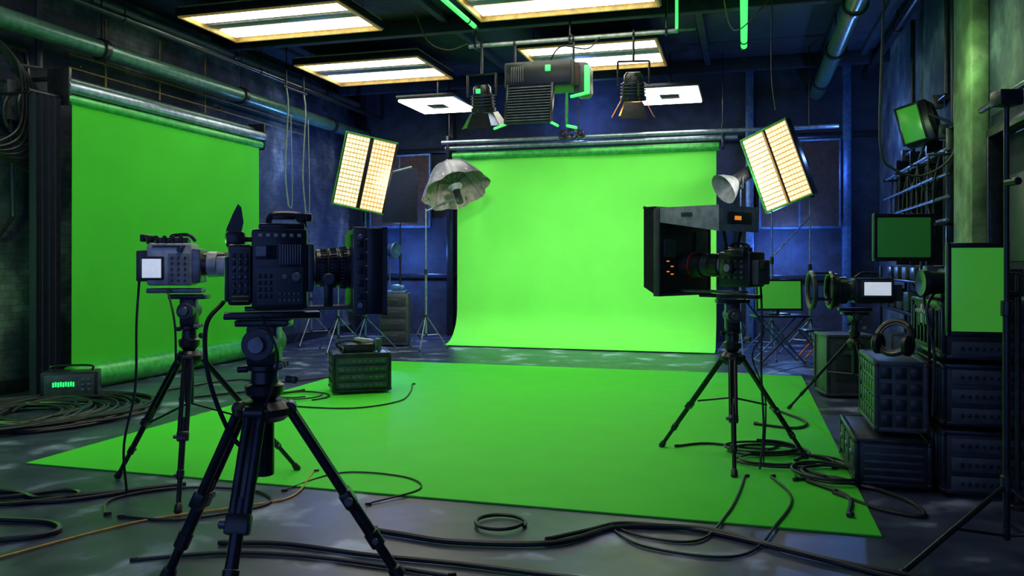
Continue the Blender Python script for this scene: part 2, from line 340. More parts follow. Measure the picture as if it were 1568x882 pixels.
def spotlamp(name,x,z,door,inner,yaw=0):
    o=B(name,(x,10.45,z),math.radians(yaw))
    yoke(o,(0,0,.1),.2,4.42-z)
    d=Vector((0,.25,-1)).normalized()
    o.lathe((0,0,.26),d,[(0,0),(0,.09),(.04,.12),(.12,.125),(.13,.14),(.30,.15),(.31,.17),(.36,.17),(.36,.14),(.33,.13)],BLK,22)
    o.lathe(Vector((0,0,.26))+d*.335,d,[(0,0),(0,.135)],inner,22)
    for k in range(4): o.lathe(Vector((0,0,.26))+d*(.14+.04*k),d,[(0,.14),(0,.165),(.012,.165),(.012,.14)],DGR,22)
    e=Vector((0,0,.26))+d*.37
    for ang in (0,90,180,270):
        u=Matrix.Rotation(math.radians(ang),3,d)@Vector((1,0,0)); u=(u-d*u.dot(d)).normalized(); w=d.cross(u)
        a=e+u*.16; q=e+u*.27+d*.20
        o.quad([a-w*.11,a+w*.11,q+w*.18,q-w*.18],door); n=(u-d*.3)*.006
        o.quad([a-w*.11+n,q-w*.18+n,q+w*.18+n,a+w*.11+n],BLM if door is BLM or ang!=180 else door)
    o.box((0,-.16,.14),(.06,.02,.06),LEDS if door is BLM else DGR,.004)
    o.done()
spotlamp('stage_spotlight',-3.4,3.62,BLM,LCD); spotlamp('stage_spotlight',-1.36,3.66,ORG,AMB,10)  # orange doors carry the lamp's amber light in their colour
# ---------------------------------------------------------------- stands & tripods
def leg(o,top,foot,r=.012,sp=.02,heavy=False,frac=.52):
    top=Vector(top);foot=Vector(foot);d=(foot-top).normalized();L=(foot-top).length
    s=d.cross(Vector((0,0,1))).normalized(); mid=top+d*L*frac
    M=Matrix.Translation(mid)@Matrix((( *s,0),( *d.cross(s),0),( *d,0),(0,0,0,1))).transposed()
    for k in (-1,1): o.cyl(top+s*sp*k,mid+s*sp*k,r,BLM)
    if heavy: o.box((0,0,-L*frac*.5),(sp*1.6,r*.9,L*frac*.96),BLK,.003,M0=M)
    o.cyl(top+s*sp*1.6,top-s*sp*1.6,r*1.5,BLK)
    o.box((0,0,0),(sp*2+r*2.2,r*2.8,r*4),BLK,r*.6,M0=M)
    o.cyl(mid+s*sp*1.2,mid+s*(sp*1.2+r*2.2),r*.9,GRY)
    o.cyl(top+d*L*(frac-.12),foot-d*.05,r*1.05,BLM)
    o.cyl(mid,top+d*L*(frac+.24),r*1.3,BLM)
    lm=top+d*L*(frac+.24); o.cyl(lm-d*r*1.8,lm+d*r*1.8,r*1.6,BLK); o.cyl(lm,lm+s*r*2.6,r*.7,GRY,seg=8)
    o.lathe(foot-d*.07,d,[(0,r),(.01,r*1.5),(.05,r*1.7),(.062,r*1.1),(.064,0)],RUB,12)
def tripod(o,apex,feet,top,r=.012,sp=.02,heavy=False,spread=True):
    o.cyl((0,0,apex-.3),(0,0,apex+.05),r*2,BLM); o.lathe((0,0,apex-.05),(0,0,1),[(0,0),(0,.05*r/.012),(.03,.07*r/.012),(.06,.07*r/.012),(.09,.05*r/.012),(.09,0)],BLK,20)
    for x,y in feet:
        u=Vector((x,y,0)).normalized(); leg(o,Vector((0,0,apex))+u*.06*r/.012,(x,y,.004),r,sp,heavy)
        h=.42; t=1-h/apex; q=Vector((0,0,apex)).lerp(Vector((x,y,0)),t)
        if spread: o.cyl((0,0,apex-.3),q,r*.5,BLM,seg=8)
    k=min(r/.012,1.6); z=apex+.04
    o.lathe((0,0,z),(0,0,1),[(0,.03*k),(.03,.052*k),(.07,.055*k),(.08,.04*k),(.13,.036*k),(.14,.05*k),(.16,.05*k),(.16,0)],BLK,20)
    zb=z+.15; zt=top
    o.box((0,0,(zb+zt)/2-.01),(.085*k,.08*k,zt-zb-.03),BLK,.02)
    o.cyl((0,-.068*k,(zb+zt)/2),(0,.068*k,(zb+zt)/2),min(.045*k,(zt-zb)*.45),DGR,seg=20); o.cyl((0,-.083*k,(zb+zt)/2),(0,-.068*k,(zb+zt)/2),.024*k,GRY)
    for j in range(3): o.cyl((.035*k,-.03*k+.03*k*j,zb+.01),(.062*k,-.03*k+.03*k*j,zb+.01),.012,GRP,seg=10)
    o.box((0,0,zt-.02),(.24,.11,.03),BLM,.008)
    o.cyl((.07*k,-.03,z+.1),(.1*k,-.06,z+.1),.018,GRY); o.cyl((-.045*k,0,zb-.01),(-.075*k,-.01,zb-.01),.016,BLK)
def buttons(o,x0,x1,y,z0,z1,nx,nz,mat=GRY,s=.5):
    for i in range(nx):
        for j in range(nz):
            o.box((x0+(x1-x0)*(i+.5)/nx,y,z0+(z1-z0)*(j+.5)/nz),((x1-x0)/nx*s,.008,(z1-z0)/nz*s),mat,.001)
def lens(o,x0,z,segs,seg=26):
    x=x0
    for L,r,m in segs:
        o.lathe((x,0,z),(1,0,0),[(0,0),(0,r-.003),(.003,r),(L-.003,r),(L,r-.003),(L,0)],m,seg)
        x+=L
    return x
def hood(o,x,zc,w,h,d,flare,mat):
    t=.012
    o.box((x,0,zc+h/2-.03),(.05,w,.06),mat,.005); o.box((x,0,zc-h/2+.03),(.05,w,.06),mat,.005)
    for s in (-1,1): o.box((x,s*(w/2-.03),zc),(.05,.06,h),mat,.005)
    for p in (-1,1):
        for ax in (0,1):
            if ax==0: a=[(x,-w/2,zc+p*h/2),(x,w/2,zc+p*h/2),(x+d,w/2+flare,zc+p*(h/2+flare)),(x+d,-w/2-flare,zc+p*(h/2+flare))]
            else: a=[(x,p*w/2,zc-h/2),(x,p*w/2,zc+h/2),(x+d,p*(w/2+flare),zc+h/2+flare),(x+d,p*(w/2+flare),zc-h/2-flare)]
            off=(0,0,-p*t) if ax==0 else (0,-p*t,0)
            o.prism(a,[tuple(q[i]+off[i] for i in range(3)) for q in a],mat)
# --- foreground cinema camera
o=S('cinema_camera_on_tripod',-1.125,3.7)
tripod(o,.83,[(-.50,.12),(.60,.14),(-.03,-.47)],1.24,.022,.028,True,False)
o.T=RZ(18)@Matrix.Translation((.035,0,0))
o.box((.0,0,1.255),(.42,.12,.03),BLM,.006)
for y in (-.05,.05): o.cyl((-.12,y,1.285),(.5,y,1.285),.0085,GRY)
o.box((-.14,0,1.44),(.10,.16,.27),BLK,.012)
o.box((-.195,0,1.42),(.02,.12,.2),DGR,.008)
o.box((.03,0,1.465),(.24,.18,.36),BLK,.014)
o.box((.04,0,1.655),(.20,.14,.03),BLM,.008)
o.box((.165,0,1.47),(.03,.16,.22),DGR,.01)
o.box((-.14,-.081,1.445),(.09,.01,.23),DGR,.002)
buttons(o,-.18,-.10,-.087,1.35,1.54,3,6,BLK,.62); buttons(o,-.178,-.102,-.092,1.37,1.53,3,4,SIL,.2)
o.box((.03,-.091,1.39),(.20,.008,.17),DGR,.002)
buttons(o,-.07,.0,-.097,1.33,1.45,3,4,BLK,.6); buttons(o,.02,.12,-.097,1.31,1.37,5,2,GRP,.35)
o.box((-.03,-.095,1.54),(.09,.012,.06),GLS,.003); buttons(o,-.07,.13,-.093,1.60,1.63,6,1,SIL,.5)
for k in range(9): o.box((.03+.011*k,-.095,1.53),(.005,.012,.09),GRP,.001)
for z in (1.325,1.345): o.box((-.14,-.085,z),(.07,.008,.006),YEL,.001)
o.cyl((.1,-.093,1.43),(.1,-.113,1.43),.02,GRP); o.cyl((.05,-.093,1.43),(.05,-.107,1.43),.012,GRP)
o.tube([(-.02,0,1.66),(-.01,0,1.70),(.02,0,1.715),(.1,0,1.715),(.13,0,1.70),(.14,0,1.655)],.014,BLK)
o.box((.05,0,1.70),(.1,.05,.02),BLM,.006); o.cyl((.12,-.05,1.70),(.12,.05,1.70),.022,BLM); o.box((.15,0,1.70),(.05,.07,.04),BLK,.012)
o.cyl((-.08,.02,1.60),(-.15,.08,1.60),.012,BLM); o.box((-.16,.10,1.60),(.09,.08,.08),BLK,.02)
a=[(-.205,.10,1.58),(-.15,.10,1.56),(-.125,.10,1.68),(-.135,.10,1.75),(-.15,.10,1.765),(-.172,.10,1.72),(-.20,.10,1.65)]
o.prism(a,[(x,y+.02,z) for x,y,z in a],BLK)
x=lens(o,.16,1.47,[(.03,.07,GRP),(.05,.085,BLK),(.006,.087,TAN),(.045,.09,BLM),(.02,.085,BLM),(.055,.095,BLK),(.005,.097,GRY),(.04,.092,BLM)])
for k in range(36):
    a=k*math.pi/18
    for xx,rr in ((.225,.086),(.315,.096),(.268,.091)): o.box((xx,rr*math.cos(a),1.47+rr*math.sin(a)),(.03,.006,.006),BLK,.001)
o.cyl((.24,-.145,1.42),(.24,-.09,1.42),.026,DGR,seg=22); o.box((.24,-.10,1.36),(.04,.03,.14),BLM,.008)
hood(o,.37,1.455,.28,.38,.13,.012,BLK)
o.box((.35,0,1.455),(.02,.26,.34),BLM,.004)
o.box((.375,-.15,1.455),(.06,.025,.40),DGR,.006); o.box((.44,-.163,1.455),(.07,.012,.39),BLK,.003)
for z in (1.34,1.40,1.46,1.52,1.58): o.box((.375,-.166,z),(.03,.01,.028),BLK,.002); o.box((.405,-.168,z+.02),(.01,.008,.006),SIL,.001)
for z in (1.30,1.61): o.cyl((.375,-.16,z),(.375,-.175,z),.012,GRP)
o.T=Matrix.Identity(4)
o.tube([(-.15,-.1,1.32),(-.19,-.20,1.22),(-.17,-.22,1.0),(-.10,-.16,.75),(.0,-.12,.6),(-.03,-.2,.4),(-.06,-.24,.2),(-.1,-.2,.02)],.010,RUB)
o.tube([(.02,-.12,1.26),(.1,-.14,1.1),(.07,-.12,.95),(.02,-.1,.82)],.006,RUB)
o.done()
# --- second camera (silver)
o=S('broadcast_camera_on_tripod',-2.1,5.3)
tripod(o,.88,[(-.62,.30),(.13,-.50),(.58,.52)],1.29,.0145,.02)
o.T=RZ(8)
o.box((-.08,0,1.31),(.34,.13,.03),GRY,.006)
o.box((-.10,0,1.48),(.28,.2,.27),SIL,.02); o.box((-.27,0,1.47),(.08,.15,.20),DGR,.012); o.box((.06,0,1.47),(.06,.18,.22),GRY,.012)
o.box((-.20,-.108,1.455),(.14,.02,.15),BLK,.006); o.box((-.20,-.12,1.455),(.115,.004,.12),LCD,.001)
o.box((-.04,-.103,1.45),(.13,.008,.2),GRP,.003)
buttons(o,-.10,.02,-.108,1.36,1.54,3,5,BLK,.35); o.cyl((-.03,-.1,1.575),(-.03,-.12,1.575),.02,BLK); o.box((-.1,-.104,1.595),(.2,.006,.012),BLK,.001)
o.box((-.1,0,1.635),(.2,.1,.04),BLK,.012); o.tube([(-.12,0,1.62),(-.11,0,1.66),(-.07,0,1.67),(-.0,0,1.67),(.04,0,1.63)],.012,BLK); 
for k in range(5): o.cyl((-.24+.05*k,-.05,1.61),(-.24+.05*k,-.05,1.665),.012,BLK)
o.cyl((-.2,.02,1.64),(-.28,.02,1.65),.025,BLK); o.box((-.29,.02,1.65),(.03,.06,.05),RUB,.012)
x=lens(o,.08,1.48,[(.04,.075,BLK),(.06,.085,SIL),(.05,.08,BLK),(.07,.088,DGR),(.03,.082,BLK)])
o.box((x+.04,0,1.48),(.08,.24,.2),BLK,.02); o.box((x-.08,-.1,1.47),(.12,.06,.12),SIL,.015)
o.T=Matrix.Identity(4)
o.tube([(-.28,-.1,1.38),(-.27,-.16,1.1),(-.26,-.2,.7),(-.33,-.2,.35),(-.36,-.1,.02)],.008,RUB); o.tube([(-.1,-.1,1.32),(-.02,-.18,1.1),(-.03,-.14,.8)],.007,RUB)
o.done()
# --- right camera with prompter hood
o=S('teleprompter_camera_on_tripod',1.65,6.1)
tripod(o,.78,[(-.46,.44),(-.12,-.50),(.58,.05)],1.22,.0145,.018)
o.T=RZ(130)
o.box((.02,0,1.24),(.5,.1,.03),BLM,.006)
for y in (-.05,.05): o.cyl((-.1,y,1.27),(.5,y,1.27),.009,GRY)
o.box((-.08,0,1.44),(.28,.20,.26),BLK,.02); o.box((-.24,0,1.42),(.07,.15,.18),DGR,.012); o.box((-.05,0,1.58),(.18,.12,.05),BLK,.012)
o.tube([(-.14,0,1.57),(-.13,0,1.62),(-.02,0,1.63),(.04,0,1.58)],.012,BLK)
buttons(o,-.18,.03,.104,1.36,1.52,4,4,DGR,.5); o.cyl((-.26,.03,1.46),(-.31,.03,1.47),.035,RUB); o.cyl((-.05,.1,1.45),(-.05,.14,1.45),.045,BLK)
o.cyl((-.05,.14,1.45),(-.05,.15,1.45),.03,GRP); o.box((-.12,.12,1.56),(.16,.06,.06),BLK,.02)
x=lens(o,.05,1.47,[(.04,.075,GRP),(.09,.09,BLK),(.07,.082,DGR),(.09,.096,BLK),(.008,.101,RED),(.09,.094,BLK)])
PX=.45
o.box((PX,0,1.57),(.03,.64,.66),BLK,.008)
for y,z,m in ((.17,1.46,LEDO),(.22,1.42,LEDO),(.17,1.40,LEDO),(.22,1.50,LEDO),(-.2,1.45,LEDS)): o.box((PX-.02,y,z),(.012,.024,.009),m,.002)
o.box((PX-.022,.20,1.60),(.01,.14,.14),DGR,.003); o.box((PX-.022,-.2,1.58),(.01,.16,.3),DGR,.003)
for y in (-.315,.315): o.box((PX+.01,y,1.57),(.06,.02,.68),DGR,.005)
for z in (1.24,1.905): o.box((PX+.01,0,z),(.06,.64,.02),DGR,.005)
for s in (-1,1):
    a=[(PX+.02,s*.32,1.24),(PX+.02,s*.32,1.90),(PX+.13,s*.33,1.93),(PX+.13,s*.33,1.3)]
    o.prism(a,[(p[0],p[1]-s*.012,p[2]) for p in a],BLK)
o.box((PX+.08,0,1.915),(.12,.66,.014),BLK,.003)
o.quad([(PX+.02,-.31,1.26),(PX+.02,.31,1.26),(PX+.12,.31,1.9),(PX+.12,-.31,1.9)],GLS)
o.prism([(PX,-.32,1.91),(PX,.32,1.91),(-.06,.25,1.91),(-.06,-.25,1.91)],[(PX,-.32,1.89),(PX,.32,1.80),(-.06,.25,1.72),(-.06,-.25,1.72)],SIL)
o.box((.2,.288,1.85),(.09,.01,.03),DGR,.002,rot=(0,0,.14)); o.box((-.064,0,1.82),(.012,.3,.09),DGR,.003); o.box((-.072,.03,1.82),(.004,.08,.03),LEDO,.001)
for y in (-.12,.12): o.cyl((.0,y,1.77),(.0,y*.5,1.55),.012,BLM)
o.T=Matrix.Identity(4)
o.tube([(.18,-.1,1.38),(.16,-.2,1.1),(.15,-.22,.7),(.16,-.24,.3),(.1,-.35,.03)],.008,RUB)
o.tube([(.05,-.1,1.24),(.2,-.12,1.0),(.12,-.1,.8),(.2,-.15,.5),(.14,-.3,.04)],.006,RUB); o.done()
# --- far right camera
o=S('camcorder_on_tripod',3.28,7.8)
tripod(o,.72,[(-.50,.42),(.05,-.42),(.45,.3)],1.02,.0115,.016)
o.T=RZ(172); 
o.box((0,0,1.04),(.3,.1,.03),BLM); o.box((-.16,0,1.22),(.36,.18,.24),BLK,.02); o.box((-.18,.1,1.24),(.29,.02,.16),DGR,.006); o.box((-.18,.113,1.24),(.24,.006,.125),LCD,.001)
o.tube([(-.22,0,1.33),(-.2,0,1.38),(-.08,0,1.39),(0,0,1.34)],.012,BLK); o.box((-.38,0,1.2),(.08,.12,.16),DGR,.01)
x=lens(o,.02,1.22,[(.06,.1,DGR),(.08,.13,BLK),(.04,.165,BLK)])
o.ring((.22,0,1.22),(1,0,0),.165,.022,BLM); o.ring((.40,.02,1.22),(1,0,0),.17,.024,DGR); 
for a in (0,120,240): o.cyl((.2,.165*math.sin(math.radians(a)),1.22+.165*math.cos(math.radians(a))),(.40,.165*math.sin(math.radians(a)),1.22+.165*math.cos(math.radians(a))),.01,BLM)
o.T=Matrix.Identity(4); o.done()
# ---------------------------------------------------------------- light stands
def stand(o,h,spread=.5,mat=STL,r=.016,hub=.55,rot=20):
    o.cyl((0,0,.25),(0,0,h*.55),r*1.2,mat); o.cyl((0,0,h*.5),(0,0,h),r*.8,mat)
    o.cyl((0,0,h*.53),(0,0,h*.57),r*1.9,BLK); o.cyl((0,0,hub-.04),(0,0,hub+.04),r*2,BLK); o.cyl((0,0,.22),(0,0,.27),r*1.8,BLK)
    for k in range(3):
        a=math.radians(rot+120*k); u=Vector((math.cos(a),math.sin(a),0))
        o.cyl(u*.02+Vector((0,0,hub)),u*spread+Vector((0,0,.012)),r*.6,mat,seg=8); o.cyl(Vector((0,0,.24)),u*spread*.55+Vector((0,0,hub*.45)),r*.5,mat,seg=8)
        o.ball(u*spread+Vector((0,0,.016)),.016,RUB,8)
def ledpanel(o,c,yaw,roll,pitch,w,h,mats):
    o.T=Matrix.Translation(c)@RZ(yaw)@Matrix.Rotation(math.radians(pitch),4,'X')@Matrix.Rotation(math.radians(roll),4,'Y')
    o.box((0,.06,0),(w,.08,h),BLM,.01)
    for s in (0,1):
        xc=(-.5+.5*s+.25)*w*1.0; ww=w*.43
        o.box((xc,.0,0),(ww,.05,h*.97),LEDB,.006)
        nx,nz=7,16
        for i in range(nx):
            for j in range(nz):
                o.box((xc-ww/2+ww*(i+.5)/nx,-.03,-h*.48+h*.96*(j+.5)/nz),(ww/nx*.70,.012,h*.96/nz*.68),mats[s],0)
    for s in (-1,1): o.box((0,.0,s*h*.495),(w,.09,.025),ROLG,.004); o.box((s*w*.495,0,0),(.02,.09,h),ROLG if s<0 else BLM,.004)
    o.box((0,.13,0),(w*.4,.08,h*.35),BLK,.02); o.cyl((0,.1,0),(0,.22,-.1),.025,BLM)
    o.T=Matrix.Identity(4)
o=S('led_panel_light',-2.43,13.5); stand(o,2.8,.55,BST); ledpanel(o,(.02,-.15,2.94),8,12,8,.86,1.2,(LWG,LWW)); o.cyl((0,0,2.85),(.75,.15,3.08),.018,STL); o.done()
o=S('led_panel_light',4.02,12.6); stand(o,2.75,.5,BST); ledpanel(o,(.03,-.15,2.95),-50,-17,8,.86,1.22,(LWG,LWW)); o.done()
def umbrella(o,c,ax,R,dep):
    c=Vector(c); z=Vector(ax).normalized(); x=z.orthogonal().normalized(); y=z.cross(x); N=8
    rows=6; 
    for sgn in (0,.006):
        vs=[];fs=[]
        for i in range(rows+1):
            t=i/rows
            for k in range(N*4):
                a=2*math.pi*k/(N*4); sc=1-.12*(1-abs(math.cos(N/2*a)))*t
                vs.append(c+z*(dep*(t*t)+sgn)+(x*math.cos(a)+y*math.sin(a))*(R*t*sc+.001))
        for i in range(rows):
            for k in range(N*4):
                k2=(k+1)%(N*4); q=[i*N*4+k,i*N*4+k2,(i+1)*N*4+k2,(i+1)*N*4+k]; fs.append(q if not sgn else q[::-1])
        o.add(vs,fs,UMW if sgn else UMB)
    for k in range(N):
        a=2*math.pi*k/N; u=x*math.cos(a)+y*math.sin(a)
        for s in (-.008,.014): o.tube([c+z*(dep*(t*t)+s)+u*R*t for t in (0,.25,.5,.75,1)],.009,GRP,5,3)
        o.cyl(c+z*.45,c+z*(dep*.3+.01)+u*R*.55,.005,BLM,seg=6)
    o.cyl(c-z*.05,c+z*.75,.01,SIL)
    q=c+z*.6; o.cyl(q-z*.02,q+z*.22,.06,BLK,seg=18); o.lathe(q-z*.1,z,[(0,.13),(.08,.075)],SIL,18); return q+z*.1
o=S('umbrella_light',-1.47,13.9); stand(o,2.4,.38,STL)
q=umbrella(o,(.36,.05,3.18),(.30,-.42,-.85),.60,.58); o.cyl((0,0,2.35),q,.018,STL); o.done()
o=S('studio_strobe_light',3.62,12.9); stand(o,2.7,.4,BST)
d=Vector((-.72,-.25,-.45)).normalized(); c=Vector((0,0,2.82))
o.cyl(c-d*.22,c+d*.12,.10,BLK,seg=20); o.lathe(c+d*.10,d,[(0,.08),(.06,.13),(.16,.20),(.26,.25),(.27,.255),(.26,.24),(.15,.185),(.05,.11)],GRP,26); o.ball(c+d*.16,.05,SIL); o.cyl((0,0,2.65),c,.03,BLM)
for s in (-.13,.13): o.cyl(c+Vector((0,s,0)),c+Vector((0,s,-.16)),.012,BLM)
o.cyl(c+Vector((0,-.13,-.16)),c+Vector((0,.13,-.16)),.014,BLM); o.done()
o=S('light_stand',4.72,12.9); stand(o,2.55,.5,STL); o.box((0,0,2.56),(.12,.08,.1),BLK,.01); o.cyl((0,0,2.2),(-.6,-.1,1.6),.01,STL); o.done()
o=S('light_stand',-3.6,14.6); stand(o,1.5,.5,STL); o.box((0,0,1.55),(.3,.2,.22),BLK,.02); o.cyl((0,-.1,1.55),(0,-.2,1.55),.09,BST,seg=18); o.done()
o=S('light_stand',-2.9,13.6); stand(o,1.35,.5,STL); o.box((0,0,1.38),(.3,.04,.3),BLK,.01); o.done()
o=S('studio_spotlight',-2.25,15.0); stand(o,1.7,.45,BST); o.lathe((-.12,.05,1.72),(1,-.5,-.1),[(0,0),(0,.1),(.2,.12),(.26,.16),(.28,.15),(.25,.0)],BST,20); o.done()
o=S('flag_panel',-2.1,15.3); stand(o,2.9,.4,BLM); o.box((0,-.06,2.72),(.66,.02,1.0),CBK,.004)
for z in (2.22,3.22): o.cyl((-.32,-.06,z),(.32,-.06,z),.012,BLM)
for x in (-.32,.32): o.cyl((x,-.06,2.22),(x,-.06,3.22),.012,BLM)
o.done()
o=S('light_stand',2.52,4.15); o.cyl((0,0,.08),(0,0,1.3),.018,BLM); o.cyl((0,0,1.2),(0,0,2.3),.013,BLM); o.cyl((0,0,1.22),(0,0,1.3),.028,BLK); o.cyl((0,0,.33),(0,0,.41),.03,BLK)
for f in ((-.66,-.27),(.3,-.42),(.3,.5)): o.cyl((0,0,.36),(f[0],f[1],.014),.014,BLM); o.cyl((0,0,.1),(f[0]*.5,f[1]*.5,.18),.008,BLM); o.ball((f[0],f[1],.018),.018,RUB)
o.box((0,0,2.33),(.12,.1,.08),BLK,.01); o.cyl((0,0,1.9),(0.0,-.1,1.9),.02,BLK); o.done()
o=S('equipment_cabinet',-2.08,14.5); o.box((0,0,.48),(.5,.42,.90),DGR,.012)
for k in range(4): o.box((0,-.215,.17+.21*k),(.44,.02,.18),CASE,.005); o.box((0,-.23,.19+.21*k),(.14,.015,.02),DGR,.003)
for x in (-.2,.2):
    for y in (-.16,.16): o.cyl((x,y,0.002),(x,y,.05),.03,RUB)
o.box((0,0,.955),(.4,.3,.05),BST,.01); o.box((.05,0,1.03),(.25,.2,.1),BST,.03); o.done()
# ---------------------------------------------------------------- crates
def case(o,c,d,mat,rail=GRY,nx=2):
    x,y,z=c;w,dp,h=d
    o.box(c,d,mat,.008)
    for sx in (-1,1):
        for sy in (-1,1): o.box((x+sx*w/2,y+sy*dp/2,z),(.03,.03,h),rail,.004)
        for sz in (-1,1): o.box((x+sx*w/2,y,z+sz*(h/2-.01)),(.03,dp,.03),rail,.004)
    for sy in (-1,1):
        for sz in (-1,1): o.box((x,y+sy*dp/2,z+sz*(h/2-.01)),(w,.03,.03),rail,.004)
    for sx in (-1,1):
        for sy in (-1,1):
            for sz in (-1,1): o.ball((x+sx*w/2,y+sy*dp/2,z+sz*(h/2-.018)),.022,rail,8)
o=S('equipment_crate',-1.75,9.35)
o.T=Matrix.Translation((0,0,.014))@RZ(18)
case(o,(0,0,.24),(.62,.46,.42),CAS2,BLM)
for k in range(4): o.box((0,-.24,.10+.09*k),(.54,.02,.06),DGR,.004); buttons(o,-.25,.25,-.255,.085+.09*k,.115+.09*k,8,1,PIPG,.6)
for k in range(4): o.box((.32,0,.10+.09*k),(.02,.38,.06),DGR,.004); o.box((-.32,0,.10+.09*k),(.02,.38,.06),DGR,.004)
for s in (-1,1): o.tube([(s*.2,-.15,.44),(s*.2,-.12,.50),(s*.2,.12,.50),(s*.2,.15,.44)],.012,BLM)
o.box((-.02,0,.50),(.34,.24,.1),BLK,.02); o.box((.05,.02,.57),(.2,.16,.06),SIL,.015,rot=(0,.15,.2)); o.box((.2,-.05,.53),(.08,.06,.14),PIPG,.01)
o.tube([(-.2,-.1,.48),(-.28,-.16,.56),(-.15,-.18,.6),(0,-.12,.57)],.012,RUB); o.done()
o=B('floor_led_display',(-6.98,7.15,0),math.radians(35))
o.box((0,0,.17),(.55,.26,.30),BLK,.015); o.box((0,-.135,.18),(.48,.01,.22),DGR,.004)
for i in range(9): o.box((-.15+.024*i,-.142,.19+.004*(i%2)),(.016,.006,.05),LEDS,.001)
for x in (-.2,.2): o.box((x,0,.012),(.06,.2,.02),RUB,.004)
buttons(o,.1,.22,-.142,.1,.26,2,3,GRY); o.tube([(-.2,0,.31),(-.18,0,.37),(.18,0,.37),(.2,0,.31)],.012,BLM); o.done()
o=B('rack_tower')
for k,(z0,z1) in enumerate(((.02,.44),(.45,.86),(.87,1.25))):
    case(o,(1.49,6.2,(z0+z1)/2),(.54,.95,z1-z0-.03),CASE,BLM)
    o.box((1.215,6.2,(z0+z1)/2),(.01,.8,z1-z0-.12),BLK,.003)
    for j in range(3):
        o.box((1.49,5.71,z0+.08+.12*j),(.46,.02,.09),DGR,.004); buttons(o,1.3,1.66,5.697,z0+.06+.12*j,z0+.1+.12*j,9,1,BLM,.5)
    for j in range(7): o.box((1.205,5.85+.115*j,(z0+z1)/2),(.02,.03,z1-z0-.14),BLM,.003)
o.box((1.42,6.15,1.30),(.34,.4,.1),BLK,.012); o.box((1.42,6.1,1.40),(.26,.3,.1),DGR,.012); 
for k in range(4): o.cyl((1.27+.08*k,5.93,1.30),(1.27+.08*k,5.90,1.30),.02,SIL)
for k in range(6): o.box((1.25,5.98+.06*k,1.34+.03*(k%2)),(.06,.03,.07),(ROLG,GRP,BLK)[k%3],.006)
o.lathe((1.26,5.85,1.36),(-1,-.2,0),[(0,0),(0,.07),(.1,.075),(.13,.09),(.16,.085),(.15,0)],BLK,20)
o.box((1.6,5.9,1.34),(.16,.2,.18),BLK,.01); o.box((1.33,6.5,1.36),(.14,.14,.22),DGR,.01)
for k in range(5): o.box((1.185,5.95+.07*k,1.12+.02*(k%2)),(.03,.05,.13),(GRP,PIPG,BLK,SIL,DGR)[k],.008); o.cyl((1.17,5.95+.07*k,1.16),(1.15,5.95+.07*k,1.16),.014,SIL)
o.tube([(1.25,6.0,1.4),(1.15,5.95,1.3),(1.17,5.9,1.05),(1.18,5.95,.7)],.01,RUB); o.tube([(1.3,5.95,1.4),(1.15,5.85,1.2),(1.18,5.8,.9),(1.17,5.8,.5)],.009,RUB)
o.box((1.7,6.4,1.355),(.22,.4,.19),CASE,.01)
o.done()
o=B('flight_case'); case(o,(.94,6.25,.175),(.44,.86,.30),CASE,BLM)
for k in range(3): o.box((.713,5.98+.27*k,.18),(.015,.2,.18),DGR,.004); o.box((.703,5.98+.27*k,.2),(.015,.08,.03),GRY,.003)
for k in range(5): o.box((.94,5.81,.08+.05*k),(.36,.012,.02),DGR,.002)
o.done()
o=B('vented_case'); case(o,(1.0,6.26,.60),(.30,.72,.46),CAS3,DGR)
for i in range(6):
    for j in range(4): o.box((.845,5.97+.115*i,.44+.105*j),(.012,.085,.075),BLK,.006)
for i in range(3):
    for j in range(4): o.box((.91+.09*i,5.895,.44+.105*j),(.068,.012,.075),BLK,.006)
o.done()
o=B('headphones',(.97,5.98,.846)); o.T=Matrix.Translation((0,0,.122))@RZ(-35)@Matrix.Rotation(math.radians(-25),4,'X')
o.ring((0,0,.02),(0,1,0),.12,.018,BLK,20); o.ring((0,0,.02),(0,1,0),.10,.01,DGR,20)
for s in (-1,1): o.lathe((s*.075,0,-.03),(s,0,0),[(0,0),(0,.055),(.01,.07),(.035,.072),(.05,.055),(.055,0)],RUB,20)
o.done()
def monitor(o,c,yaw,w,h,scr,tilt=0):
    o.T=Matrix.Translation(c)@RZ(yaw)@Matrix.Rotation(math.radians(tilt),4,'X')
    o.box((0,.02,0),(w,.045,h),BLK,.008); o.box((0,-.006,0),(w-.05,.006,h-.06),scr,.001); o.box((0,.055,0),(w*.5,.05,h*.5),BLK,.02)
    for s in (-1,1): o.box((s*(w/2-.012),-.008,0),(.022,.012,h),BLM,.003); o.box((0,-.008,s*(h/2-.012)),(w,.012,.024),BLM,.003)
    o.T=Matrix.Identity(4)
o=B('field_monitor'); monitor(o,(1.16,6.73,1.68),12,.44,.36,MOND); o.cyl((1.2,6.80,1.68),(1.3,6.78,1.55),.016,BLM); o.cyl((1.3,6.78,.04),(1.3,6.78,1.6),.018,BLM); o.cyl((1.3,6.78,.003),(1.3,6.78,.04),.07,BLM); o.done()
o=B('field_monitor'); monitor(o,(1.34,5.43,1.33),4,.34,.56,MONG); o.cyl((1.36,5.48,1.3),(1.6,5.60,1.3),.02,BLM); o.cyl((1.6,5.60,.03),(1.6,5.60,1.42),.018,BLM); o.cyl((1.6,5.6,.003),(1.6,5.6,.03),.075,BLM); o.done()
o=B('storage_box',(1.07,9.8,0),.2); case(o,(0,0,.36),(.48,.45,.66),DGR,DGR)
o.box((0,-.235,.4),(.3,.02,.4),CASE,.005); o.box((0,-.25,.5),(.14,.02,.04),GRY); 
for x in (-.18,.18):
    for y in (-.16,.16): o.cyl((x,y,.002),(x,y,.04),.03,RUB)
o.done()
